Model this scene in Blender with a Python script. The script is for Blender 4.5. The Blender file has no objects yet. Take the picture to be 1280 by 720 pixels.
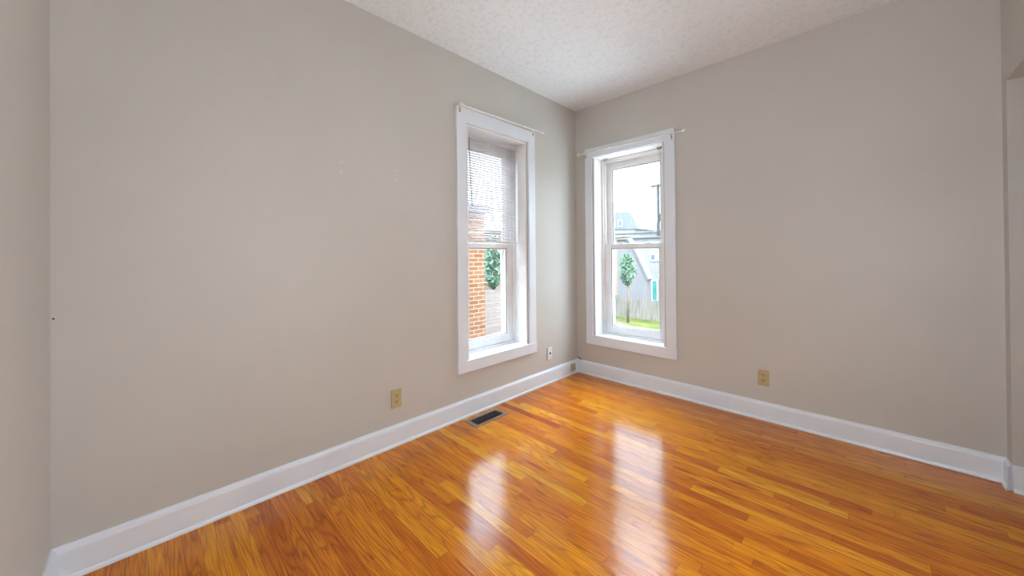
import bpy, bmesh, math, random
from mathutils import Vector, Matrix

random.seed(7)
S = bpy.context.scene
C = S.collection

# ------------------------------------------------------------------ camera
YAW, PITCH, ROLL = -0.7789179, 0.0051003, -0.0084818
FPX, PY = 450.6565, 317.79
CAM = Vector((2.2489097, -3.2706820, 1.25))
cam_data = bpy.data.cameras.new('camera')
cam = bpy.data.objects.new('camera', cam_data)
C.objects.link(cam)
fw = Vector((math.sin(YAW) * math.cos(PITCH), math.cos(YAW) * math.cos(PITCH), math.sin(PITCH)))
r0 = Vector((math.cos(YAW), -math.sin(YAW), 0))
u0 = r0.cross(fw)
rr = r0 * math.cos(ROLL) + u0 * math.sin(ROLL)
uu = -r0 * math.sin(ROLL) + u0 * math.cos(ROLL)
M = Matrix(((rr.x, uu.x, -fw.x, CAM.x), (rr.y, uu.y, -fw.y, CAM.y), (rr.z, uu.z, -fw.z, CAM.z), (0, 0, 0, 1)))
cam.matrix_world = M
cam_data.sensor_width = 36
cam_data.lens = 36 * FPX / 1280
cam_data.shift_y = -(360 - PY) / 1280
cam_data.clip_start = 0.03
cam_data.clip_end = 400
S.camera = cam

# ------------------------------------------------------------------ light and exposure
SKY_STRENGTH = 5.4
SUN_STRENGTH = 2.0
FILL_EMISSION = 46.0  # glow of the added fill lamp
vs = S.view_settings
vs.view_transform = 'Standard'
vs.look = 'None'
vs.exposure = 0.6
vs.gamma = 1.0
vs.use_curve_mapping = False

w = bpy.data.worlds.new('world')
S.world = w
w.use_nodes = True
nt = w.node_tree
nt.nodes.clear()
out = nt.nodes.new('ShaderNodeOutputWorld')
bg = nt.nodes.new('ShaderNodeBackground')
tc = nt.nodes.new('ShaderNodeTexCoord')
mp = nt.nodes.new('ShaderNodeMapping')
mp.inputs['Scale'].default_value = (2.2, 2.2, 7.0)
no = nt.nodes.new('ShaderNodeTexNoise')
no.inputs['Scale'].default_value = 1.6
no.inputs['Detail'].default_value = 5
cr = nt.nodes.new('ShaderNodeValToRGB')
cr.color_ramp.elements[0].position = 0.42
cr.color_ramp.elements[0].color = (0.60, 0.80, 1.0, 1)
cr.color_ramp.elements[1].position = 0.62
cr.color_ramp.elements[1].color = (0.93, 0.97, 1.0, 1)
nt.links.new(tc.outputs['Generated'], mp.inputs['Vector'])
nt.links.new(mp.outputs['Vector'], no.inputs['Vector'])
nt.links.new(no.outputs['Fac'], cr.inputs['Fac'])
nt.links.new(cr.outputs['Color'], bg.inputs['Color'])
sz = nt.nodes.new('ShaderNodeSeparateXYZ')
nt.links.new(tc.outputs['Generated'], sz.inputs[0])
mr = nt.nodes.new('ShaderNodeMapRange')      # bright haze high up, softer at the horizon
mr.inputs[1].default_value = 0.50
mr.inputs[2].default_value = 0.90
mr.inputs[3].default_value = SKY_STRENGTH
mr.inputs[4].default_value = SKY_STRENGTH * 3.6
nt.links.new(sz.outputs['Z'], mr.inputs[0])
nt.links.new(mr.outputs[0], bg.inputs['Strength'])
nt.links.new(bg.outputs[0], out.inputs[0])

sd = bpy.data.lights.new('sun', 'SUN')
sd.energy = SUN_STRENGTH
sd.angle = math.radians(2)
sd.color = (1.0, 0.95, 0.87)
sun = bpy.data.objects.new('sun', sd)
C.objects.link(sun)
sun.rotation_euler = Vector((0.75, -0.62, 0.75)).to_track_quat('Z', 'Y').to_euler()


# ------------------------------------------------------------------ material helpers
def new_mat(name):
    m = bpy.data.materials.new(name)
    m.use_nodes = True
    n = m.node_tree
    b = n.nodes['Principled BSDF']
    return m, n, b


def lk(n, a, b):
    n.links.new(a, b)


def noise(n, scale, detail=3, rough=0.5, vec=None, mapping=None):
    t = n.nodes.new('ShaderNodeTexNoise')
    t.inputs['Scale'].default_value = scale
    t.inputs['Detail'].default_value = detail
    t.inputs['Roughness'].default_value = rough
    if vec is None:
        g = n.nodes.new('ShaderNodeNewGeometry')
        vec = g.outputs['Position']
    if mapping:
        m = n.nodes.new('ShaderNodeMapping')
        m.inputs['Scale'].default_value = mapping
        lk(n, vec, m.inputs['Vector'])
        vec = m.outputs['Vector']
    lk(n, vec, t.inputs['Vector'])
    return t


def ramp(n, fac, stops):
    c = n.nodes.new('ShaderNodeValToRGB')
    e = c.color_ramp.elements
    while len(e) < len(stops):
        e.new(0.5)
    for i, (p, col) in enumerate(stops):
        e[i].position = p
        e[i].color = (*col, 1)
    lk(n, fac, c.inputs['Fac'])
    return c


def bump(n, b, height, strength, dist):
    bp = n.nodes.new('ShaderNodeBump')
    bp.inputs['Strength'].default_value = strength
    bp.inputs['Distance'].default_value = dist
    lk(n, height, bp.inputs['Height'])
    lk(n, bp.outputs['Normal'], b.inputs['Normal'])
    return bp


def mottled(name, c1, c2, scale=3.0, rough=0.6, bscale=None, bstr=0.1, bdist=0.002, metallic=0.0, mapping=None):
    m, n, b = new_mat(name)
    t = noise(n, scale, 4, mapping=mapping)
    c = ramp(n, t.outputs['Fac'], [(0.35, c1), (0.65, c2)])
    lk(n, c.outputs['Color'], b.inputs['Base Color'])
    b.inputs['Roughness'].default_value = rough
    b.inputs['Metallic'].default_value = metallic
    if bscale:
        t2 = noise(n, bscale, 3)
        bump(n, b, t2.outputs['Fac'], bstr, bdist)
    return m


def matt(*a):
    m = mottled(*a)
    m.node_tree.nodes['Principled BSDF'].inputs['Specular IOR Level'].default_value = 0.05
    return m


def math_node(n, op, a, b=None, c=None):
    t = n.nodes.new('ShaderNodeMath')
    t.operation = op
    for i, v in enumerate((a, b, c)):
        if v is None:
            continue
        if isinstance(v, (int, float)):
            t.inputs[i].default_value = v
        else:
            lk(n, v, t.inputs[i])
    return t.outputs[0]


M_wall = mottled('wall_paint', (0.580, 0.560, 0.522), (0.615, 0.595, 0.557), 0.9, 0.5, 55, 0.12, 0.0015)
M_trim = mottled('white_trim_paint', (0.80, 0.85, 0.92), (0.84, 0.89, 0.96), 5, 0.32, 40, 0.05, 0.001)
M_sash = mottled('white_vinyl', (0.80, 0.79, 0.78), (0.87, 0.86, 0.85), 8, 0.4)
M_reveal = mottled('old_white_paint', (0.84, 0.84, 0.84), (0.89, 0.89, 0.90), 6, 0.4, 30, 0.15, 0.001)
M_rod = mottled('cream_enamel', (0.82, 0.79, 0.75), (0.88, 0.85, 0.81), 20, 0.35)
M_blind = mottled('blind_vinyl', (0.66, 0.62, 0.62), (0.74, 0.70, 0.70), 10, 0.45)
_n = M_blind.node_tree
_tr = _n.nodes.new('ShaderNodeBsdfTranslucent')
_tr.inputs['Color'].default_value = (0.85, 0.83, 0.84, 1)
_mx = _n.nodes.new('ShaderNodeMixShader')
_mx.inputs[0].default_value = 0.22
_n.links.new(_n.nodes['Principled BSDF'].outputs[0], _mx.inputs[1])
_n.links.new(_tr.outputs[0], _mx.inputs[2])
_n.links.new(_mx.outputs[0], _n.nodes['Material Output'].inputs['Surface'])
M_gasket = mottled('dark_gasket', (0.07, 0.07, 0.08), (0.11, 0.11, 0.12), 10, 0.6)
M_screen_frame = mottled('screen_frame_metal', (0.42, 0.50, 0.55), (0.5, 0.57, 0.62), 10, 0.4)
M_almond = mottled('almond_plastic', (0.50, 0.40, 0.21), (0.56, 0.45, 0.25), 30, 0.35)
M_white_plastic = mottled('white_plastic', (0.78, 0.78, 0.78), (0.85, 0.85, 0.85), 30, 0.35)
M_beige_plastic = mottled('beige_plastic', (0.52, 0.46, 0.38), (0.6, 0.54, 0.46), 30, 0.4)
M_dark = mottled('dark_hole', (0.012, 0.01, 0.008), (0.02, 0.016, 0.012), 30, 0.7)
M_metal = mottled('steel', (0.35, 0.35, 0.36), (0.5, 0.5, 0.5), 20, 0.35, metallic=0.9)
M_vent = mottled('taupe_metal', (0.30, 0.22, 0.15), (0.38, 0.28, 0.19), 30, 0.4, metallic=0.3)
M_grille = mottled('dark_brown_metal', (0.016, 0.009, 0.007), (0.03, 0.016, 0.012), 30, 0.6)
M_cord = mottled('blind_cord', (0.62, 0.6, 0.6), (0.7, 0.68, 0.68), 30, 0.8)
M_wand = mottled('wand_plastic', (0.16, 0.16, 0.17), (0.22, 0.22, 0.23), 30, 0.3)
M_spackle = mottled('wall_filler', (0.68, 0.65, 0.60), (0.72, 0.69, 0.64), 50, 0.8)


def glass_mat():
    m, n, b = new_mat('window_glass')
    n.nodes.remove(b)
    o = n.nodes['Material Output']
    t = n.nodes.new('ShaderNodeBsdfTransparent')
    t.inputs['Color'].default_value = (0.96, 0.975, 0.97, 1)
    g = n.nodes.new('ShaderNodeBsdfGlossy')
    g.inputs['Roughness'].default_value = 0.02
    f = n.nodes.new('ShaderNodeLayerWeight')
    f.inputs['Blend'].default_value = 0.5
    fac = math_node(n, 'MULTIPLY_ADD', math_node(n, 'POWER', f.outputs['Facing'], 4.0), 0.45, 0.03)
    x = n.nodes.new('ShaderNodeMixShader')
    lk(n, fac, x.inputs[0])
    lk(n, t.outputs[0], x.inputs[1])
    lk(n, g.outputs[0], x.inputs[2])
    lk(n, x.outputs[0], o.inputs['Surface'])
    return m


M_glass = glass_mat()


def ceiling_mat():
    m, n, b = new_mat('textured_ceiling')
    b.inputs['Roughness'].default_value = 0.85
    t = noise(n, 34, 6, 0.62)
    t2 = noise(n, 2.2, 3)
    r = ramp(n, t.outputs['Fac'], [(0.45, (0, 0, 0)), (0.60, (1, 1, 1))])
    c = ramp(n, t.outputs['Fac'], [(0.36, (0.80, 0.82, 0.84)), (0.50, (0.88, 0.90, 0.92))])
    lk(n, c.outputs['Color'], b.inputs['Base Color'])
    amp = math_node(n, 'MULTIPLY', r.outputs['Color'], math_node(n, 'ADD', math_node(n, 'MULTIPLY', t2.outputs['Fac'], 1.3), 0.1))
    bump(n, b, amp, 0.45, 0.006)
    return m


def floor_mat():
    m, n, b = new_mat('oak_strip_floor')
    g = n.nodes.new('ShaderNodeNewGeometry')
    sx = n.nodes.new('ShaderNodeSeparateXYZ')
    lk(n, g.outputs['Position'], sx.inputs[0])
    X, Y = sx.outputs['X'], sx.outputs['Y']
    W = 0.0565
    ry = math_node(n, 'DIVIDE', Y, W)
    row = math_node(n, 'FLOOR', ry)
    fy = math_node(n, 'FRACT', ry)
    wr = n.nodes.new('ShaderNodeTexWhiteNoise')
    wr.noise_dimensions = '1D'
    lk(n, math_node(n, 'ADD', row, 0.37), wr.inputs['W'])
    sc = n.nodes.new('ShaderNodeSeparateColor')
    lk(n, wr.outputs['Color'], sc.inputs[0])
    length = math_node(n, 'MULTIPLY_ADD', sc.outputs[0], 0.75, 0.45)
    off = math_node(n, 'MULTIPLY', sc.outputs[1], 5.0)
    rx = math_node(n, 'DIVIDE', math_node(n, 'ADD', X, off), length)
    col = math_node(n, 'FLOOR', rx)
    fx = math_node(n, 'FRACT', rx)
    cb = n.nodes.new('ShaderNodeCombineXYZ')
    lk(n, row, cb.inputs[0])
    lk(n, col, cb.inputs[1])
    wb = n.nodes.new('ShaderNodeTexWhiteNoise')
    wb.noise_dimensions = '2D'
    lk(n, cb.outputs[0], wb.inputs['Vector'])
    # board tone
    tone = ramp(n, wb.outputs['Value'], [
        (0.00, (0.36, 0.065, 0.001)), (0.03, (0.52, 0.135, 0.002)), (0.25, (0.63, 0.185, 0.003)),
        (0.60, (0.71, 0.240, 0.004)), (0.88, (0.78, 0.300, 0.006)), (1.0, (0.82, 0.38, 0.018))])
    # grain coordinates shifted per board
    gx = math_node(n, 'ADD', X, math_node(n, 'MULTIPLY', wb.outputs['Value'], 37.0))
    gy = math_node(n, 'ADD', Y, math_node(n, 'MULTIPLY', wb.outputs['Value'], 11.0))
    gc = n.nodes.new('ShaderNodeCombineXYZ')
    lk(n, gx, gc.inputs[0])
    lk(n, gy, gc.inputs[1])
    # broad cathedral figure
    mpn = n.nodes.new('ShaderNodeMapping')
    mpn.inputs['Scale'].default_value = (0.9, 10.0, 1)
    lk(n, gc.outputs[0], mpn.inputs['Vector'])
    fig = n.nodes.new('ShaderNodeTexNoise')
    fig.inputs['Scale'].default_value = 1.0
    fig.inputs['Detail'].default_value = 1.0
    lk(n, mpn.outputs[0], fig.inputs['Vector'])
    rings = math_node(n, 'FRACT', math_node(n, 'MULTIPLY', fig.outputs['Fac'], 15.0))
    rings = math_node(n, 'ABSOLUTE', math_node(n, 'MULTIPLY_ADD', rings, 2.0, -1.0))
    # fine pores
    mp2 = n.nodes.new('ShaderNodeMapping')
    mp2.inputs['Scale'].default_value = (7.0, 260.0, 1)
    lk(n, gc.outputs[0], mp2.inputs['Vector'])
    fine = n.nodes.new('ShaderNodeTexNoise')
    fine.inputs['Scale'].default_value = 1.0
    fine.inputs['Detail'].default_value = 4.0
    lk(n, mp2.outputs[0], fine.inputs['Vector'])
    rr_ = ramp(n, rings, [(0.0, (0.62, 0.46, 0.35)), (0.30, (0.95, 0.93, 0.9)), (1.0, (1.12, 1.12, 1.12))])
    fr = ramp(n, fine.outputs['Fac'], [(0.38, (0.62, 0.50, 0.42)), (0.56, (1.06, 1.06, 1.06))])
    mul1 = n.nodes.new('ShaderNodeMix')
    mul1.data_type = 'RGBA'
    mul1.blend_type = 'MULTIPLY'
    mul1.inputs[0].default_value = 0.75
    lk(n, tone.outputs['Color'], mul1.inputs[6])
    lk(n, rr_.outputs['Color'], mul1.inputs[7])
    mul2 = n.nodes.new('ShaderNodeMix')
    mul2.data_type = 'RGBA'
    mul2.blend_type = 'MULTIPLY'
    mul2.inputs[0].default_value = 0.8
    lk(n, mul1.outputs[2], mul2.inputs[6])
    lk(n, fr.outputs['Color'], mul2.inputs[7])
    # sparse reddish stains and knots, thin dark mineral streaks
    kn = noise(n, 1.0, 3, 0.6, vec=gc.outputs[0], mapping=(2.6, 16.0, 1))
    kr = ramp(n, kn.outputs['Fac'], [(0.62, (1, 1, 1)), (0.74, (0.55, 0.32, 0.22))])
    mul3 = n.nodes.new('ShaderNodeMix')
    mul3.data_type = 'RGBA'
    mul3.blend_type = 'MULTIPLY'
    mul3.inputs[0].default_value = 1.0
    lk(n, mul2.outputs[2], mul3.inputs[6])
    lk(n, kr.outputs['Color'], mul3.inputs[7])
    # joints
    ey = math_node(n, 'MINIMUM', fy, math_node(n, 'SUBTRACT', 1.0, fy))
    ey = math_node(n, 'MULTIPLY', ey, W)
    ex = math_node(n, 'MULTIPLY', math_node(n, 'MINIMUM', fx, math_node(n, 'SUBTRACT', 1.0, fx)), length)
    e = math_node(n, 'MINIMUM', ey, ex)
    gap = math_node(n, 'LESS_THAN', e, 0.0007)
    mix = n.nodes.new('ShaderNodeMix')
    mix.data_type = 'RGBA'
    lk(n, math_node(n, 'MULTIPLY', gap, 0.7), mix.inputs[0])
    lk(n, mul3.outputs[2], mix.inputs[6])
    mix.inputs[7].default_value = (0.10, 0.025, 0.004, 1)
    lk(n, mix.outputs[2], b.inputs['Base Color'])
    b.inputs['Roughness'].default_value = 0.5
    b.inputs['Specular IOR Level'].default_value = 0.0
    b.inputs['Coat Weight'].default_value = 1.0
    b.inputs['Coat IOR'].default_value = 1.42
    cn = noise(n, 3.0, 3)
    crn = n.nodes.new('ShaderNodeMapRange')
    crn.inputs[3].default_value = 0.09
    crn.inputs[4].default_value = 0.18
    lk(n, cn.outputs['Fac'], crn.inputs[0])
    lk(n, crn.outputs[0], b.inputs['Coat Roughness'])
    # coat bump: cupped boards, slight ripple
    cup = math_node(n, 'MULTIPLY', math_node(n, 'POWER', math_node(n, 'ABSOLUTE', math_node(n, 'MULTIPLY_ADD', fy, 2.0, -1.0)), 2.0), 0.25)
    lvl = math_node(n, 'MULTIPLY', fine.outputs['Fac'], 0.35)
    rip = noise(n, 9.0, 2)
    h = math_node(n, 'ADD', math_node(n, 'ADD', cup, lvl), math_node(n, 'MULTIPLY', rip.outputs['Fac'], 1.5))
    h = math_node(n, 'SUBTRACT', h, math_node(n, 'MULTIPLY', gap, 0.4))
    bp = n.nodes.new('ShaderNodeBump')
    bp.inputs['Strength'].default_value = 0.30
    bp.inputs['Distance'].default_value = 0.002
    lk(n, h, bp.inputs['Height'])
    lk(n, bp.outputs[0], b.inputs['Coat Normal'])
    lk(n, bp.outputs[0], b.inputs['Normal'])
    return m


def brick_mat(name, c1, c2, mortar, axis='yz', bw=0.21, bh=0.072):
    m, n, b = new_mat(name)
    g = n.nodes.new('ShaderNodeNewGeometry')
    s = n.nodes.new('ShaderNodeSeparateXYZ')
    lk(n, g.outputs['Position'], s.inputs[0])
    cb = n.nodes.new('ShaderNodeCombineXYZ')
    if axis == 'yz':
        lk(n, math_node(n, 'ADD', s.outputs['Y'], s.outputs['X']), cb.inputs[0])
        lk(n, s.outputs['Z'], cb.inputs[1])
    else:
        lk(n, s.outputs['Y'], cb.inputs[0])
        lk(n, s.outputs['X'], cb.inputs[1])
    t = n.nodes.new('ShaderNodeTexBrick')
    t.inputs['Scale'].default_value = 1.0
    t.inputs['Brick Width'].default_value = bw
    t.inputs['Row Height'].default_value = bh
    t.inputs['Mortar Size'].default_value = 0.006
    t.inputs['Color1'].default_value = (*c1, 1)
    t.inputs['Color2'].default_value = (*c2, 1)
    t.inputs['Mortar'].default_value = (*mortar, 1)
    lk(n, cb.outputs[0], t.inputs['Vector'])
    lk(n, t.outputs['Color'], b.inputs['Base Color'])
    b.inputs['Roughness'].default_value = 0.85
    bump(n, b, t.outputs['Fac'], -0.4, 0.004)
    return m


def siding_mat(name, c, dark, pitch=0.18):
    m, n, b = new_mat(name)
    g = n.nodes.new('ShaderNodeNewGeometry')
    s = n.nodes.new('ShaderNodeSeparateXYZ')
    lk(n, g.outputs['Position'], s.inputs[0])
    f = math_node(n, 'FRACT', math_node(n, 'DIVIDE', s.outputs['Z'], pitch))
    r = ramp(n, f, [(0.0, dark), (0.10, c), (1.0, c)])
    lk(n, r.outputs['Color'], b.inputs['Base Color'])
    b.inputs['Roughness'].default_value = 0.7
    bump(n, b, f, 0.5, 0.02)
    return m


M_ceil = ceiling_mat()
M_floor = floor_mat()


# ------------------------------------------------------------------ mesh helpers
def add_box(bm, x0, x1, y0, y1, z0, z1):
    if x0 > x1: x0, x1 = x1, x0
    if y0 > y1: y0, y1 = y1, y0
    if z0 > z1: z0, z1 = z1, z0
    v = [bm.verts.new(p) for p in ((x0, y0, z0), (x1, y0, z0), (x1, y1, z0), (x0, y1, z0),
                                   (x0, y0, z1), (x1, y0, z1), (x1, y1, z1), (x0, y1, z1))]
    for f in ((0, 3, 2, 1), (4, 5, 6, 7), (0, 1, 5, 4), (1, 2, 6, 5), (2, 3, 7, 6), (3, 0, 4, 7)):
        bm.faces.new([v[i] for i in f])


def add_prism(bm, pts, axis_from, axis_to, fn):
    """extrude closed 2-D profile pts between two positions, fn(a, b, t) -> xyz"""
    n = len(pts)
    A = [bm.verts.new(fn(a, b, axis_from)) for a, b in pts]
    B = [bm.verts.new(fn(a, b, axis_to)) for a, b in pts]
    for i in range(n):
        bm.faces.new((A[i], A[(i + 1) % n], B[(i + 1) % n], B[i]))
    bm.faces.new(A[::-1])
    bm.faces.new(B)


def add_tube(bm, pts, r, seg=10, radii=None):
    rings = []
    for i, p in enumerate(pts):
        p = Vector(p)
        a = Vector(pts[max(i - 1, 0)])
        c = Vector(pts[min(i + 1, len(pts) - 1)])
        d = (c - a).normalized()
        up = Vector((0, 0, 1)) if abs(d.z) < 0.9 else Vector((1, 0, 0))
        s = d.cross(up).normalized()
        t = s.cross(d)
        q = radii[i] if radii else r
        rings.append([bm.verts.new(p + (s * math.cos(k * 2 * math.pi / seg) + t * math.sin(k * 2 * math.pi / seg)) * q) for k in range(seg)])
    for a, b in zip(rings, rings[1:]):
        for k in range(seg):
            bm.faces.new((a[k], a[(k + 1) % seg], b[(k + 1) % seg], b[k]))
    bm.faces.new(rings[0][::-1])
    bm.faces.new(rings[-1])


def obj(name, bm, mat, parent=None, bevel=0.0, smooth=False, seg=2):
    bmesh.ops.recalc_face_normals(bm, faces=bm.faces)
    if smooth:
        for f in bm.faces:
            f.smooth = True
    me = bpy.data.meshes.new(name)
    bm.to_mesh(me)
    bm.free()
    me.materials.append(mat)
    o = bpy.data.objects.new(name, me)
    C.objects.link(o)
    if parent is not None:
        o.parent = parent
        o.matrix_parent_inverse = parent.matrix_world.inverted()
    if bevel:
        b = o.modifiers.new('bevel', 'BEVEL')
        b.width = bevel
        b.segments = seg
        b.limit_method = 'ANGLE'
    return o


def empty(name, loc, rz=0.0, parent=None):
    o = bpy.data.objects.new(name, None)
    C.objects.link(o)
    o.location = loc
    o.rotation_euler = (0, 0, rz)
    o.empty_display_size = 0.1
    o.matrix_world = Matrix.Translation(loc) @ Matrix.Rotation(rz, 4, 'Z')
    if parent is not None:
        o.parent = parent
    return o


def tag(o, label, cat, group=None):
    o['label'] = label
    o['category'] = cat
    if group:
        o['group'] = group
    return o


def struct(o, label=None):
    o['kind'] = 'structure'
    if label:
        o['label'] = label
    return o


def B():
    return bmesh.new()


# ================================================================== the room
WX = 2.776          # x of the wall on the right that holds the opening
LY = -3.533         # y of the wall beside the camera
HC = 2.813          # ceiling height
TH = 0.27           # outer wall thickness
STUB = -0.09        # end of the narrow wall strip beside the opening
HEAD = 2.152        # underside of the opening's head

# window openings (inside faces of the reveals)
LW = dict(u0=-1.495, u1=-0.797, z0=0.436, z1=2.298)
RW = dict(u0=0.222, u1=0.946, z0=0.420, z1=2.272)

bm = B(); add_box(bm, -TH, 4.2, LY - TH, TH, -0.25, 0.0)
struct(obj('floor', bm, M_floor), 'glossy golden oak strip floor')
bm = B(); add_box(bm, -TH, 4.2, LY - TH, TH, HC, HC + 0.2)
struct(obj('ceiling', bm, M_ceil), 'white textured ceiling')


def wall_with_hole(name, to, u0, u1, hole, label):
    bm = B()
    def bx(a, b, c, d):
        p, q = to(a, 0, c), to(b, TH, d)
        add_box(bm, p[0], q[0], p[1], q[1], p[2], q[2])
    bx(u0, hole['u0'], 0, HC)
    bx(hole['u1'], u1, 0, HC)
    bx(hole['u0'], hole['u1'], 0, hole['z0'] - 0.02)
    bx(hole['u0'], hole['u1'], hole['z1'], HC)
    return struct(obj(name, bm, M_wall), label)


def toL(u, d, z):       # left wall, plane x = 0, room at +x
    return (-d, u, z)


def toR(u, d, z):       # right wall of the picture, plane y = 0, room at -y
    return (u, d, z)


wall_with_hole('wall_left', toL, LY - TH, TH, LW, 'long beige wall on the left with the blind window')
wall_with_hole('wall_right', toR, 0.0, 4.2, RW, 'beige wall on the right with the bare window')

bm = B(); add_box(bm, 0, 4.2, LY - TH, LY, 0, HC)
struct(obj('wall_front', bm, M_wall), 'pale wall seen edge-on at the far left')
# side wall with the opening: narrow strip, head above the opening, and the rest behind the camera's side
bm = B()
add_box(bm, WX, WX + 0.13, STUB, 0, 0, HC)
add_box(bm, WX, WX + 0.13, -1.15, STUB, HEAD, HC)
add_box(bm, WX, WX + 0.13, LY, -1.15, 0, HC)
struct(obj('wall_side', bm, M_wall), 'narrow strip of side wall and head over the opening')
# closet behind the opening: its end wall comes forward to the jamb
bm = B(); add_box(bm, WX + 0.13, 4.2, STUB, 0, 0, HC)
struct(obj('wall_closet_end', bm, M_wall), 'shaded wall inside the opening')
bm = B(); add_box(bm, 3.55, 3.65, LY, STUB, 0, HC)
struct(obj('wall_closet_back', bm, M_wall))
bm = B(); add_box(bm, WX + 0.13, 3.55, -1.35, -1.25, 0, HC)
struct(obj('wall_closet_side', bm, M_wall))


# ------------------------------------------------------------------ baseboards
PROF = [(0, 0), (0.026, 0), (0.026, 0.006), (0.0225, 0.014), (0.0165, 0.018), (0.0165, 0.112), (0.0135, 0.123),
        (0.0075, 0.130), (0.006, 0.1365), (0, 0.1365)]


def baseboard(name, runs, label):
    """runs: list of (start, end) points with the room on the left-hand side normal given"""
    bm = B()
    for (a, b, nrm, e0, e1) in runs:
        a = Vector((*a, 0)); b = Vector((*b, 0)); nv = Vector((*nrm, 0))
        d = (b - a).normalized()
        A = [bm.verts.new(a + nv * p + Vector((0, 0, q)) + d * (p * e0)) for p, q in PROF]
        Bv = [bm.verts.new(b + nv * p + Vector((0, 0, q)) + d * (p * e1)) for p, q in PROF]
        k = len(PROF)
        for i in range(k):
            bm.faces.new((A[i], A[(i + 1) % k], Bv[(i + 1) % k], Bv[i]))
        bm.faces.new(A[::-1]); bm.faces.new(Bv)
    return struct(obj(name, bm, M_trim), label)


baseboard('baseboard_left', [((0, LY), (0, 0), (1, 0), 1, -1)], 'white baseboard under the blind window')
baseboard('baseboard_right', [((0, 0), (WX, 0), (0, -1), 1, -1)], 'white baseboard under the bare window')
baseboard('baseboard_side', [((WX, 0), (WX, STUB), (-1, 0), 1, 1)], 'short baseboard return at the narrow wall strip')
baseboard('baseboard_closet', [((WX - 0.0, STUB), (3.55, STUB), (0, -1), 0, 0)], 'baseboard inside the opening')
baseboard('baseboard_front', [((0, LY), (WX, LY), (0, 1), 1, -1)], 'baseboard at the far left corner')
baseboard('baseboard_behind', [((WX, -1.15), (WX, LY), (-1, 0), 0, -1)], None)


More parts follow.
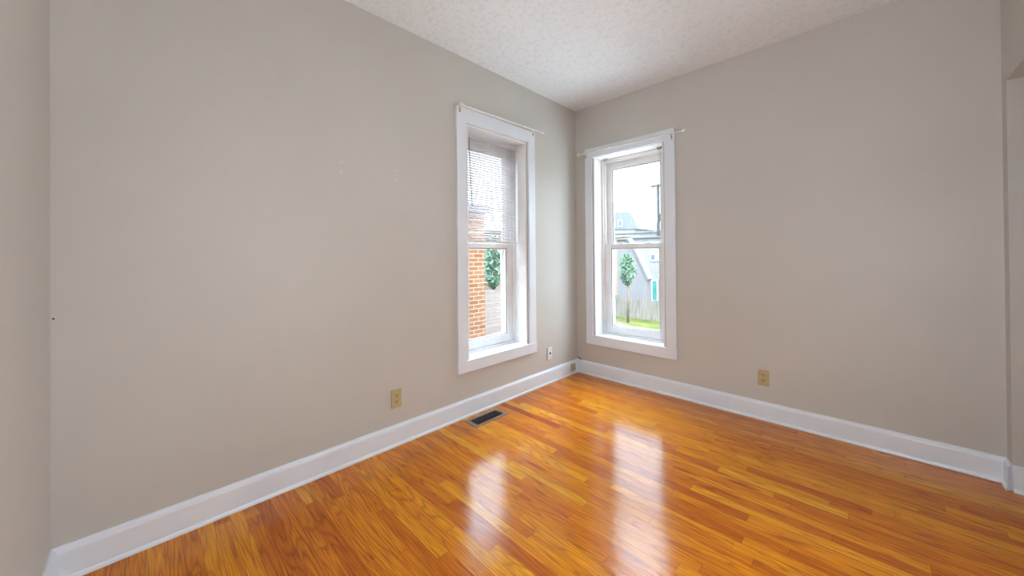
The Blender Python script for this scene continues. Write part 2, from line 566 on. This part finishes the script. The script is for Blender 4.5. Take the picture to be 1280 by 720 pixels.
# ================================================================== windows
def window(name, to, o, cas, label, blind_hooks):
    """o: opening; cas: casing extents (outer left, inner left, inner right, outer right, top, top inner, bottom inner, bottom)"""
    base = to(0.5 * (o['u0'] + o['u1']), 0, 0)
    root = struct(empty(name, base), label)
    def bx(bm, u0, u1, d0, d1, z0, z1):
        p, q = to(u0, d0, z0), to(u1, d1, z1)
        add_box(bm, p[0], q[0], p[1], q[1], p[2], q[2])
    a, b, c, d, t, ti, bi, bo = cas
    P = -0.021
    bm = B(); bx(bm, a, b, P, 0, bi, t); obj('side_casing', bm, M_trim, root, 0.002)
    bm = B(); bx(bm, c, d, P, 0, bi, t); obj('side_casing', bm, M_trim, root, 0.002)
    bm = B(); bx(bm, b, c, P + 0.0015, 0, ti, t - 0.001)
    obj('head_casing', bm, M_trim, root, 0.002)
    bm = B(); bx(bm, a - 0.002, d + 0.004, P - 0.002, 0, bo, bi); obj('apron', bm, M_trim, root, 0.002)
    # sill board (stool) running from the apron to the window unit
    bm = B(); bx(bm, o['u0'], o['u1'], -0.0225, 0.16, o['z0'] - 0.02, o['z0']); obj('window_sill', bm, M_trim, root, 0.003)
    # reveals
    T = 0.012
    bm = B(); bx(bm, o['u0'] - 0.0, o['u0'] + T, -0.001, 0.145, o['z0'], o['z1']); obj('reveal', bm, M_reveal, root)
    bm = B(); bx(bm, o['u1'] - T, o['u1'], -0.001, 0.145, o['z0'], o['z1']); obj('reveal', bm, M_reveal, root)
    bm = B(); bx(bm, o['u0'] + T, o['u1'] - T, -0.001, 0.145, o['z1'] - T, o['z1']); obj('reveal', bm, M_reveal, root)
    # frame with two tracks
    u0, u1, z0, z1 = o['u0'] + T, o['u1'] - T, o['z0'], o['z1'] - T
    bm = B()
    for (w, d0, d1) in ((0.022, 0.132, 0.160), (0.036, 0.150, 0.186), (0.030, 0.186, 0.236), (0.044, 0.225, 0.262)):
        bx(bm, u0, u0 + w, d0, d1, z0, z1)
        bx(bm, u1 - w, u1, d0, d1, z0, z1)
        bx(bm, u0 + w, u1 - w, d0, d1, z1 - w, z1)
    bx(bm, u0 + 0.022, u1 - 0.022, 0.140, 0.262, z0 - 0.01, z0 + 0.020)
    obj('window_frame', bm, M_sash, root, 0.0015)

    def sash(nm, d0, d1, za, zb, st, rb, rt, uo):
        ua, ub = u0 + uo, u1 - uo
        bm = B()
        bx(bm, ua, ua + st, d0, d1, za, zb)
        bx(bm, ub - st, ub, d0, d1, za, zb)
        bx(bm, ua + st, ub - st, d0, d1, za, za + rb)
        bx(bm, ua + st, ub - st, d0, d1, zb - rt, zb)
        s = obj(nm, bm, M_sash, root, 0.003)
        # glazing bead step
        bm = B()
        g = 0.010
        m0, m1 = d0 + 0.012, d1 - 0.006
        bx(bm, ua + st, ua + st + g, m0, m1, za + rb, zb - rt)
        bx(bm, ub - st - g, ub - st, m0, m1, za + rb, zb - rt)
        bx(bm, ua + st + g, ub - st - g, m0, m1, za + rb, za + rb + g)
        bx(bm, ua + st + g, ub - st - g, m0, m1, zb - rt - g, zb - rt)
        obj('glazing_bead', bm, M_sash, s)
        bm = B()
        k = 0.0035
        dm = d0 + 0.008
        bx(bm, ua + st, ua + st + k, dm, dm + 0.003, za + rb, zb - rt)
        bx(bm, ub - st - k, ub - st, dm, dm + 0.003, za + rb, zb - rt)
        bx(bm, ua + st, ub - st, dm, dm + 0.003, zb - rt - k, zb - rt)
        bx(bm, ua + st, ub - st, dm, dm + 0.003, za + rb, za + rb + k * 0.6)
        obj('glazing_gasket', bm, M_gasket, s)
        bm = B()
        bx(bm, ua + st + 0.002, ub - st - 0.002, (m0 + m1) / 2 - 0.0015, (m0 + m1) / 2 + 0.0015, za + rb + 0.002, zb - rt - 0.002)
        obj('window_pane', bm, M_glass, s)
        return s, ua, ub

    zm = 1.343
    lo, ua, ub = sash('lower_sash', 0.152, 0.184, z0 + 0.021, zm + 0.022, 0.056, 0.075, 0.042, 0.038)
    up, _, _ = sash('upper_sash', 0.189, 0.221, zm - 0.018, z1 - 0.031, 0.062, 0.036, 0.072, 0.032)
    # two sash locks on the meeting rail
    for f in (0.27, 0.73):
        uc = ua + (ub - ua) * f
        bm = B()
        bx(bm, uc - 0.030, uc + 0.030, 0.158, 0.180, zm + 0.022, zm + 0.027)
        bx(bm, uc - 0.014, uc + 0.014, 0.160, 0.178, zm + 0.027, zm + 0.036)
        bx(bm, uc - 0.004, uc + 0.032, 0.154, 0.163, zm + 0.030, zm + 0.036)
        obj('sash_lock', bm, M_sash, lo, 0.002)
    # insect screen frame outside the lower half
    bm = B()
    sa, sb = u0 + 0.044, u1 - 0.044
    for (p_, q_, r_, s_) in ((sa, sa + 0.042, z0 + 0.02, zm), (sb - 0.042, sb, z0 + 0.02, zm),
                             (sa, sb, z0 + 0.02, z0 + 0.052), (sa, sb, zm - 0.03, zm)):
        bx(bm, p_, q_, 0.238, 0.250, r_, s_)
    obj('screen_frame', bm, M_screen_frame if name == 'window_2' else M_sash, root, 0.001)
    # exterior sill
    bm = B(); bx(bm, o['u0'] - 0.03, o['u1'] + 0.03, 0.262, 0.32, z0 - 0.05, z0 - 0.012); obj('outer_sill', bm, M_trim, root)
    return root, bx


win1, bxL = window('window_1', toL, LW, (-1.602, -1.512, -0.782, -0.694, 2.413, 2.305, 0.437, 0.347),
                   'tall white framed window with a mini blind in the left wall', False)
win2, bxR = window('window_2', toR, RW, (0.132, 0.209, 0.960, 1.051, 2.366, 2.266, 0.420, 0.327),
                   'tall white framed window without a blind in the right wall', True)


# ------------------------------------------------------------------ mini blind in window 1
bl = tag(empty('mini_blind', (-0.105, -1.146, 1.37)), 'white mini blind covering the upper half of the left window', 'window blind')
ba, bb = -1.470, -0.822
bm = B(); add_box(bm, -0.124, -0.092, ba, bb, 2.232, 2.262); obj('headrail', bm, M_blind, bl, 0.002)
bm = B(); add_box(bm, -0.120, -0.096, ba, bb, 1.368, 1.384); obj('bottom_rail', bm, M_blind, bl, 0.003)
NS = 40
for i in range(NS):
    z = 1.398 + (2.222 - 1.398) * i / (NS - 1)
    bm = B()
    a = math.radians(-26)
    prof = []
    for k in range(7):
        s = (k / 6 - 0.5) * 0.024
        x = s * math.cos(a)
        zz = s * math.sin(a) + 0.0022 * (1 - (2 * s / 0.024) ** 2)
        prof.append((x, zz))
    prof = prof + [(x, zz - 0.0006) for x, zz in prof[::-1]]
    add_prism(bm, prof, ba + 0.004, bb - 0.004, lambda p, q, t, z=z: (-0.108 - p, t, z + q))
    obj('slat', bm, M_blind, bl)
for yy in (-1.36, -1.146, -0.94, -0.90):
    bm = B()
    add_tube(bm, [(-0.0955, yy, 1.384), (-0.0955, yy, 2.232)], 0.0011, 6)
    add_tube(bm, [(-0.1205, yy, 1.384), (-0.1205, yy, 2.232)], 0.0011, 6)
    obj('ladder_cord', bm, M_cord, bl)
bm = B(); add_tube(bm, [(-0.086, -1.400, 2.235), (-0.083, -1.400, 2.16), (-0.080, -1.376, 1.665)], 0.0035, 8)
obj('tilt_wand', bm, M_wand, bl, smooth=True)

# ------------------------------------------------------------------ metal blind brackets left in window 2
for i, u in enumerate((0.300, 0.868)):
    bm = B()
    seg = 14
    c0 = Vector((u, 0.118, RW['z1'] - 0.012))
    n0 = 18
    pts = [(math.cos(math.pi * (k / n0)) * 0.024, -math.sin(math.pi * (k / n0)) * 0.026) for k in range(n0 + 1)]
    prof = pts + [(x * 0.62, y * 0.62) for x, y in pts[::-1]]
    add_prism(bm, prof, 0.100, 0.108, lambda p, q, t, c0=c0: (c0.x + p, t, c0.z + q))
    add_box(bm, u - 0.024, u + 0.024, 0.100, 0.132, c0.z - 0.003, c0.z)
    o = obj('blind_bracket', bm, M_metal)
    tag(o, 'small metal blind bracket at the %s end under the head of the bare window' % ('left', 'right')[i], 'bracket', 'empty blind brackets')


# ------------------------------------------------------------------ curtain rods
def curtain_rod(to, u0, u1, z, off, bu, label, dz=0.0, cups=(True, True)):
    mid = to((u0 + u1) / 2, -0.021, z)
    root = tag(empty('curtain_rod', mid), label, 'curtain rod', 'curtain rods over the two windows')
    zz = lambda u: z + dz * (u - u0) / (u1 - u0)
    bm = B()
    um = u0 + (u1 - u0) * 0.55
    add_tube(bm, [to(u0, -off, zz(u0)), to(um, -off, zz(um))], 0.0075, 12)
    add_tube(bm, [to(um, -off, zz(um)), to(u1, -off, zz(u1))], 0.0062, 12)
    obj('rod', bm, M_rod, root, smooth=False)
    for u, s in ((u0, -1), (u1, 1)):
        bm = B()
        L = 0.052
        ns = 10
        prof = [(0.0, 0.008), (0.004, 0.011), (0.009, 0.008), (0.014, 0.012), (0.022, 0.0165), (0.030, 0.0175), (0.038, 0.015), (0.046, 0.009), (0.050, 0.003)]
        add_tube(bm, [to(u + s * a, -off, zz(u)) for a, _ in prof], 0.01, 14, [b for _, b in prof])
        obj('finial', bm, M_rod, root, smooth=True)
    for u in bu:
        bm = B()
        zb = zz(u)
        def bx(a0, a1, d0, d1, z0, z1):
            p, q = to(a0, -d0, z0), to(a1, -d1, z1)
            add_box(bm, p[0], q[0], p[1], q[1], p[2], q[2])
        bx(u - 0.009, u + 0.009, 0.0205, 0.024, zb - 0.045, zb + 0.022)
        bx(u - 0.006, u + 0.006, 0.023, off - 0.006, zb - 0.012, zb - 0.006)
        bx(u - 0.006, u + 0.006, off - 0.012, off + 0.012, zb - 0.012, zb - 0.0075)
        bx(u - 0.006, u + 0.006, off + 0.009, off + 0.012, zb - 0.012, zb + 0.004)
        br = obj('bracket', bm, M_rod, root, 0.001)
        for q in (-0.020, -0.036):
            bm = B()
            add_tube(bm, [to(u, -0.0235, zb + q), to(u, -0.0262, zb + q)], 0.0052, 10)
            obj('screw', bm, M_dark, br)
    return root


curtain_rod(toL, -1.560, -0.655, 2.406, 0.058, (-1.585 + 0.01, -0.722), 'cream curtain rod over the left window with the blind', 0.012)
curtain_rod(toR, 0.105, 1.110, 2.313, 0.058, (0.146, 1.030), 'cream curtain rod over the right window without a blind', -0.003)


# ================================================================== outlets and wall fittings
def rot_uv(to, cu, cz):
    return lambda u, d, z: to(cu + u, -d, cz + z)


def duplex(to, u, z, label):
    root = tag(empty('wall_outlet', to(u, 0, z)), label, 'outlet', 'almond duplex outlets')
    f = rot_uv(to, u, z)
    def bx(bm, u0, u1, d0, d1, z0, z1):
        p, q = f(u0, d0, z0), f(u1, d1, z1)
        add_box(bm, p[0], q[0], p[1], q[1], p[2], q[2])
    bm = B(); bx(bm, -0.036, 0.036, 0, 0.0085, -0.060, 0.060); obj('cover_plate', bm, M_almond, root, 0.003)
    for s in (0.0205, -0.0205):
        bm = B()
        n = 20
        pts = []
        for k in range(n):
            a = 2 * math.pi * k / n
            pts.append((0.0165 * math.cos(a), max(-0.0135, min(0.0135, 0.0175 * math.sin(a)))))
        add_prism(bm, pts, 0.0075, 0.0095, lambda p, q, t, s=s: f(p, t, q + s))
        rc = obj('receptacle', bm, M_almond, root)
        bm = B()
        bx(bm, -0.0088, -0.0050, 0.0094, 0.0100, s - 0.001, s + 0.0095)
        bx(bm, 0.0050, 0.0088, 0.0094, 0.0100, s + 0.000, s + 0.0085)
        add_tube(bm, [f(0, 0.0094, s - 0.0068), f(0, 0.0100, s - 0.0068)], 0.0036, 10)
        obj('slot', bm, M_dark, rc)
    bm = B(); add_tube(bm, [f(0, 0.0074, 0), f(0, 0.0086, 0)], 0.003, 10); obj('screw', bm, M_metal, root)
    return root


duplex(toL, -2.104, 0.307, 'almond duplex wall outlet left of the blind window')
duplex(toR, 1.679, 0.316, 'almond duplex wall outlet right of the bare window')

# small white jack plate near the corner
jk = tag(empty('jack_plate', (0, -0.482, 0.288)), 'small white jack plate on the left wall between window and corner', 'wall jack')
bm = B(); add_box(bm, 0, 0.011, -0.518, -0.446, 0.230, 0.346); obj('cover_plate', bm, M_white_plastic, jk, 0.003)
bm = B(); add_tube(bm, [(0.011, -0.482, 0.290), (0.018, -0.482, 0.290)], 0.0085, 12); obj('socket', bm, M_dark, jk)
for q in (0.245, 0.331):
    bm = B()
    add_tube(bm, [(0.0108, -0.482, q), (0.0125, -0.482, q)], 0.0032, 8)
    obj('screw', bm, M_metal, jk)

# phone jack block on the baseboard in the corner
pj = tag(empty('phone_jack', (0.0165, -0.115, 0.08)), 'small beige surface jack box on the baseboard in the corner', 'wall jack')
bm = B(); add_box(bm, 0.0166, 0.044, -0.148, -0.092, 0.040, 0.112); obj('housing', bm, M_beige_plastic, pj, 0.004)
bm = B(); add_box(bm, 0.0438, 0.0446, -0.126, -0.114, 0.062, 0.074); obj('port', bm, M_dark, pj)

# stub of brown cable leaving the wall just above the right baseboard
bm = B()
add_tube(bm, [(0.018, -0.001, 0.156), (0.022, -0.010, 0.158), (0.036, -0.016, 0.154), (0.054, -0.014, 0.146), (0.060, -0.011, 0.1375)], 0.0045, 8)
tag(obj('cable_stub', bm, mottled('brown_cable', (0.06, 0.035, 0.02), (0.09, 0.05, 0.03), 30, 0.5), smooth=True),
    'short brown cable end resting on the baseboard beside the corner', 'cable')

# filled screw holes and a nail on the left wall
for (y, z, where) in ((-2.450, 1.822, 'upper left of four'), (-2.451, 1.759, 'lower left of four'),
                      (-2.097, 1.826, 'upper right of four'), (-2.097, 1.761, 'lower right of four')):
    bm = B()
    n = 12
    c_ = bm.verts.new((0.0022, y, z))
    ring = [bm.verts.new((0.0, y + 0.011 * math.cos(2 * math.pi * k / n) * (1 + 0.15 * math.sin(3 * k)), z + 0.010 * math.sin(2 * math.pi * k / n))) for k in range(n)]
    mid = [bm.verts.new((0.0018, y + (v.co.y - y) * 0.6, z + (v.co.z - z) * 0.6)) for v in ring]
    for k in range(n):
        bm.faces.new((ring[k], ring[(k + 1) % n], mid[(k + 1) % n], mid[k]))
        bm.faces.new((mid[k], mid[(k + 1) % n], c_))
    tag(obj('filled_screw_hole', bm, M_spackle, smooth=True), 'tiny pale filled screw hole on the left wall, ' + where, 'wall patch', 'filled screw holes')
bm = B(); add_tube(bm, [(0.0, -3.524, 1.021), (0.012, -3.524, 1.023), (0.0125, -3.524, 1.023), (0.014, -3.524, 1.023)], 0.002, 8, [0.0012, 0.0012, 0.0035, 0.0035])
tag(obj('nail', bm, M_dark), 'small dark nail in the left wall near its far left end', 'nail')

# ------------------------------------------------------------------ floor register
vt = tag(empty('floor_vent', (0.135, -1.421, 0)), 'brown metal floor vent beside the left baseboard under the window', 'floor vent')
vx0, vx1, vy0, vy1 = 0.062, 0.208, -1.585, -1.258
ix0, ix1, iy0, iy1 = 0.090, 0.184, -1.552, -1.292
bm = B()
for (a, b, c, d) in ((vx0, ix0, vy0, vy1), (ix1, vx1, vy0, vy1), (ix0, ix1, vy0, iy0), (ix0, ix1, iy1, vy1)):
    add_box(bm, a, b, c, d, 0.0, 0.004)
obj('vent_frame', bm, M_vent, vt, 0.0012)
bm = B(); add_box(bm, ix0, ix1, iy0, iy1, 0.0002, 0.0008); obj('duct_opening', bm, M_dark, vt)
bm = B()
n = 17
for i in range(n):
    y = iy0 + (iy1 - iy0) * (i + 0.5) / n
    add_box(bm, ix0, ix1, y - 0.0022, y + 0.0022, 0.0008, 0.0032)
add_box(bm, (ix0 + ix1) / 2 - 0.003, (ix0 + ix1) / 2 + 0.003, iy0, iy1, 0.0008, 0.0036)
obj('louvre', bm, M_grille, vt)

# ------------------------------------------------------------------ added fill lamp, out of view beside the camera, to brighten the room
LX, LYY, LZ, LR = 2.58, -2.55, 1.25, 0.14
cl = tag(empty('fill_lamp', (LX, LYY, 0)), 'added fill lamp with a round glowing globe, out of view by the side wall', 'fill light')
bm = B(); add_tube(bm, [(LX, LYY, 0), (LX, LYY, 0.015), (LX, LYY, 0.03)], 0.1, 32, [0.14, 0.14, 0.03]); obj('base', bm, M_metal, cl)
bm = B(); add_tube(bm, [(LX, LYY, 0.02), (LX, LYY, LZ - LR + 0.01)], 0.011, 12); obj('pole', bm, M_metal, cl)
bm = B(); bmesh.ops.create_uvsphere(bm, u_segments=32, v_segments=20, radius=LR, matrix=Matrix.Translation((LX, LYY, LZ)))
ml, n_, b_ = new_mat('fill_glow')
b_.inputs['Base Color'].default_value = (0.9, 0.9, 0.9, 1)
b_.inputs['Emission Color'].default_value = (0.88, 0.94, 1.0, 1)
b_.inputs['Emission Strength'].default_value = FILL_EMISSION
obj('fill_globe', bm, ml, cl, smooth=True)

# ================================================================== outside
GZ = -3.2
bm = B(); add_box(bm, -2.5, 12, TH + 0.1, 13.5, GZ, GZ + 0.03)  # unseen pale ground, added to bounce daylight up to the ceiling
struct(obj('bounce_ground', bm, mottled('bounce_concrete', (0.52, 0.52, 0.51), (0.60, 0.60, 0.59), 0.8, 0.9)), 'unseen pale ground under the windows, added to bounce daylight indoors')
bm = B(); add_box(bm, -2.45, -TH - 0.1, -9, TH + 0.1, GZ, GZ + 0.03)  # more of the added bounce ground, out of view between the houses
struct(obj('side_bounce_ground', bm, mottled('bounce_concrete', (0.52, 0.52, 0.51), (0.60, 0.60, 0.59), 0.8, 0.9)))
M_grass = mottled('grass', (0.035, 0.052, 0.014), (0.083, 0.079, 0.024), 1.4, 0.9)
bm = B(); add_box(bm, -80, 40, -30, 90, GZ - 0.2, GZ)
struct(obj('ground', bm, M_grass), 'grass outside')

M_brick1 = brick_mat('orange_brick', (0.125, 0.051, 0.025), (0.155, 0.080, 0.048), (0.238, 0.196, 0.155))
M_brick2 = brick_mat('pink_brick', (0.138, 0.080, 0.062), (0.162, 0.104, 0.086), (0.200, 0.175, 0.155))
M_roof = mottled('grey_shingle', (0.117, 0.128, 0.142), (0.148, 0.155, 0.171), 3, 0.9)
M_paleroof = brick_mat('pale_shingle', (0.064, 0.050, 0.044), (0.076, 0.061, 0.054), (0.026, 0.018, 0.015), axis='yx', bw=0.9, bh=0.20)
M_siding = siding_mat('grey_siding', (0.155, 0.151, 0.161), (0.113, 0.107, 0.115))
M_siding2 = siding_mat('pale_siding', (0.206, 0.200, 0.199), (0.151, 0.151, 0.151))
M_beige = mottled('beige_render', (0.271, 0.183, 0.131), (0.306, 0.217, 0.162), 1.0, 0.8)
M_whiteout = mottled('outdoor_white', (0.306, 0.306, 0.306), (0.348, 0.348, 0.348), 2.0, 0.7)
M_teal = mottled('teal_glass', (0.038, 0.152, 0.142), (0.055, 0.196, 0.183), 2.0, 0.4)
M_bluegrey = mottled('blue_grey_glass', (0.075, 0.097, 0.107), (0.107, 0.131, 0.152), 2.0, 0.4)
M_leaf = mottled('leaf', (0.075, 0.152, 0.097), (0.142, 0.217, 0.152), 3.0, 0.7)
M_bark = mottled('bark', (0.142, 0.120, 0.097), (0.196, 0.162, 0.131), 8.0, 0.9)
M_fence = mottled('weathered_wood', (0.138, 0.123, 0.115), (0.213, 0.189, 0.175), 2.0, 0.9, mapping=(6, 6, 0.6))
M_pole = mottled('pole_wood', (0.045, 0.045, 0.045), (0.07, 0.07, 0.07), 6, 0.9)


def win_part(parent, x0, x1, y0, y1, z0, z1, face, mat, tr=0.09):
    """framed window on a facade: face '-y' or '+x'"""
    bm = B()
    if face == '-y':
        add_box(bm, x0 - tr, x1 + tr, y0 - 0.06, y0, z0 - tr, z1 + tr)
        f = obj('window', bm, M_whiteout, parent)
        bm = B(); add_box(bm, x0, x1, y0 - 0.09, y0 - 0.05, z0, z1)
    else:
        add_box(bm, x0, x0 + 0.06, y0 - tr, y1 + tr, z0 - tr, z1 + tr)
        f = obj('window', bm, M_whiteout, parent)
        bm = B(); add_box(bm, x0 + 0.05, x0 + 0.09, y0, y1, z0, z1)
    obj('pane', bm, mat, f)


# near brick neighbour seen through the left window
nb = tag(empty('brick_house', (-5.5, -3.5, GZ)), 'orange brick house close outside the left window', 'building')
bm = B(); add_box(bm, -9, -2.5, -9, 0.86, GZ, 2.0); obj('wall', bm, M_brick1, nb)
bm = B(); add_box(bm, -9.1, -2.42, -9, 0.94, 2.0, 2.12); obj('roof', bm, M_roof, nb)

# low pale roof beyond it
lr = tag(empty('low_porch', (-4.5, 3.2, GZ)), 'low porch with a pale shingled roof beyond the orange brick house', 'building')
bm = B(); add_box(bm, -6.6, -2.9, 1.15, 6.5, GZ, -0.75); obj('wall', bm, M_brick2, lr)
bm = B()
add_prism(bm, [(-2.6, -0.95), (-2.6, -0.83), (-6.8, 0.12), (-6.8, -0.95)], 1.05, 6.6, lambda p, q, t: (p, t, q))
obj('roof', bm, M_paleroof, lr)

# farther pink brick building
fb = tag(empty('brick_building', (-12, 9, GZ)), 'pale red brick building with white windows behind the small tree', 'building')
bm = B(); add_box(bm, -16, -9, 3.0, 14.0, GZ, 2.3); obj('wall', bm, M_brick2, fb)
bm = B(); add_box(bm, -16.2, -8.8, 2.8, 14.2, 2.3, 2.6); obj('roof', bm, M_whiteout, fb)
for y in (5.0, 6.3, 7.55, 9.2, 11.0):
    win_part(fb, -9, -9, y, y + 0.55, 0.25, 1.5, '+x', M_bluegrey)


def tree(name, loc, h, crown_r, crown_h, label, leaves=900, seed=1, trunk=0.07):
    rnd = random.Random(seed)
    t = tag(empty(name, loc), label, 'tree', 'trees outside the windows')
    bm = B()
    x, y, z = loc
    add_tube(bm, [(x, y, z), (x + 0.05, y, z + h * 0.4), (x - 0.03, y + 0.04, z + h * 0.8), (x, y, z + h * 0.97)], trunk, 8, [trunk, trunk * 0.8, trunk * 0.5, trunk * 0.2])
    for k in range(9):
        a = rnd.uniform(0, 6.28)
        zz = z + h - crown_h * rnd.uniform(0.15, 0.95)
        add_tube(bm, [(x, y, zz), (x + math.cos(a) * crown_r * 0.75, y + math.sin(a) * crown_r * 0.75, zz + crown_r * 0.5)], 0.02, 5, [trunk * 0.3, 0.006])
    obj('trunk', bm, M_bark, t, smooth=True)
    bm = B()
    for k in range(leaves):
        a = rnd.uniform(0, 6.28)
        v = rnd.uniform(-1, 1)
        rad = crown_r * math.sqrt(max(0.02, 1 - v * v)) * rnd.uniform(0.35, 1.0) * (1 + 0.25 * math.sin(3 * a + 4 * v))
        c = Vector((x + rad * math.cos(a), y + rad * math.sin(a), z + h - crown_h * 0.5 + v * crown_h * 0.52))
        s = rnd.uniform(0.05, 0.09) * (1 + crown_r * 0.4)
        d1 = Vector((rnd.uniform(-1, 1), rnd.uniform(-1, 1), rnd.uniform(-1, 1))).normalized()
        d2 = d1.cross(Vector((rnd.uniform(-1, 1), rnd.uniform(-1, 1), rnd.uniform(-1, 1)))).normalized()
        vs_ = [bm.verts.new(c + d1 * s), bm.verts.new(c + d2 * s * 0.5), bm.verts.new(c - d1 * s), bm.verts.new(c - d2 * s * 0.5)]
        bm.faces.new(vs_)
    obj('foliage', bm, M_leaf, t)
    return t


tree('leafy_tree', (-7.4, 5.55, GZ), 5.2, 0.36, 1.9, 'slim green tree in front of the red brick building', 900, 3)
tree('leafy_tree', (-9.05, 19.0, GZ), 4.5, 0.5, 2.0, 'small teal green tree in front of the grey gabled house', 1500, 5, 0.09)

# grey gabled house through the right window
gh = tag(empty('gabled_house', (-11.0, 25, GZ)), 'grey sided gabled house behind the fence', 'building')
bm = B()
add_prism(bm, [(-12.5, GZ), (-9.98, GZ), (-9.98, -0.55), (-10.83, 1.4), (-11.53, 2.5), (-12.5, 2.5)], 24.0, 24.6, lambda p, q, t: (p, t, q))
obj('wall', bm, M_siding, gh)
bm = B()
add_prism(bm, [(-9.85, -0.7), (-9.76, -0.62), (-10.75, 1.5), (-11.48, 2.62), (-12.6, 2.62), (-12.6, 2.5), (-11.53, 2.5), (-10.83, 1.4)], 23.85, 24.65, lambda p, q, t: (p, t, q))
obj('roof', bm, matt('light_roofing', (0.13, 0.13, 0.13), (0.16, 0.16, 0.16), 2.0, 0.9), gh)

# pale house with teal window
ph = tag(empty('pale_house', (-5, 28, GZ)), 'pale sided house with a narrow teal window right of the gabled house', 'building')
bm = B(); add_box(bm, -13.4, 1.5, 27.5, 33, GZ, 2.75); obj('wall', bm, M_siding2, ph)
bm = B(); add_box(bm, -13.5, 1.7, 27.3, 33.2, 2.75, 2.85); obj('roof', bm, M_roof, ph)
win_part(ph, -11.02, -10.68, 27.5, 27.5, -2.6, -1.0, '-y', M_teal, 0.13)
win_part(ph, -11.10, -10.82, 27.5, 27.5, 0.85, 1.25, '-y', M_bluegrey, 0.14)
win_part(ph, -10.45, -10.17, 27.5, 27.5, 0.85, 1.25, '-y', M_bluegrey, 0.14)
win_part(ph, -6.0, -5.2, 27.5, 27.5, -2.2, -0.50, '-y', M_bluegrey, 0.12)

# beige house left of them
bh = tag(empty('beige_house', (-20, 34.5, GZ)), 'beige house wall left of the pale and gabled houses', 'building')
bm = B(); add_box(bm, -26, -16.1, 33.5, 36.5, GZ, 3.25); obj('wall', bm, M_beige, bh)
bm = B(); add_box(bm, -26.2, -16.0, 33.3, 36.7, 3.25, 3.4); obj('roof', bm, M_whiteout, bh)

# long low building with dark eave behind
lb = tag(empty('long_building', (-12, 40, GZ)), 'long flat roofed building with dark eave behind the houses', 'building')
bm = B(); add_box(bm, -24, 6, 38, 46, GZ, 3.85); obj('wall', bm, M_whiteout, lb)
bm = B(); add_box(bm, -24.3, 6.3, 37.6, 46.3, 3.85, 4.02); obj('roof', bm, M_roof, lb)

# distant gabled house showing above it
dh = tag(empty('distant_house', (-28, 55, GZ)), 'distant pale house with a gabled roof rising above the long building', 'building')
bm = B(); add_box(bm, -36, -24.5, 52, 60, GZ, 6.2); obj('wall', bm, M_whiteout, dh)
bm = B()
add_prism(bm, [(-37, 6.0), (-23.7, 5.4), (-24.9, 8.1), (-26.2, 8.4), (-31, 8.4)], 51.6, 60.4, lambda p, q, t: (p, t, q))
obj('roof', bm, M_roof, dh)
for x in (-30.0, -28.3, -27.0):
    win_part(dh, x, x + 0.5, 51.6, 51.6, 6.1, 6.9, '-y', M_bluegrey, 0.16)

# fence
fe = tag(empty('wooden_fence', (-8, 20.5, GZ)), 'weathered picket fence along the grass outside the right window', 'fence')
FY, FH = 20.5, 1.42
bm = B()
x = -17.0
while x < 0:
    h = FH + 0.03 * math.sin(x * 7)
    add_prism(bm, [(x, GZ + 0.05), (x + 0.13, GZ + 0.05), (x + 0.13, GZ + h - 0.06), (x + 0.065, GZ + h), (x, GZ + h - 0.06)], FY, FY + 0.025, lambda p, q, t: (p, t, q))
    x += 0.16
obj('pickets', bm, M_fence, fe)['kind'] = 'stuff'
for z in (0.3, 1.1):
    bm = B(); add_box(bm, -17, 0, FY + 0.03, FY + 0.07, GZ + z, GZ + z + 0.09); obj('rail', bm, M_fence, fe)
for k in range(7):
    xx = -16.4 + k * 2.4
    bm = B(); add_box(bm, xx, xx + 0.1, FY + 0.07, FY + 0.17, GZ, GZ + FH + 0.1); obj('post', bm, M_fence, fe)

for m_ in (M_grass, M_brick1, M_brick2, M_roof, M_paleroof, M_siding, M_siding2, M_beige, M_whiteout, M_leaf, M_bark, M_fence, M_pole, M_teal, M_bluegrey):
    m_.node_tree.nodes['Principled BSDF'].inputs['Specular IOR Level'].default_value = 0.05   # matt, weathered surfaces

# utility pole
ux, uy = -11.25, 36.0
ux = -14.0
up = tag(empty('utility_pole', (ux, uy, GZ)), 'grey wooden utility pole with a crossarm outside the right window', 'utility pole')
bm = B(); add_tube(bm, [(ux, uy, GZ), (ux, uy, 9.0)], 0.12, 10, [0.20, 0.15]); obj('pole', bm, M_pole, up)
bm = B(); add_box(bm, ux - 0.7, ux + 0.7, uy - 0.24, uy - 0.14, 8.66, 8.88); obj('crossarm', bm, M_pole, up)
for q in (-0.6, -0.3, 0.5):
    bm = B(); add_tube(bm, [(ux + q, uy - 0.13, 8.86), (ux + q, uy - 0.13, 9.05)], 0.06, 8); obj('insulator', bm, M_pole, up)
bm = B(); add_tube(bm, [(ux + 0.30, uy, 4.9), (ux + 0.30, uy, 5.7)], 0.2, 12); obj('transformer', bm, M_pole, up)
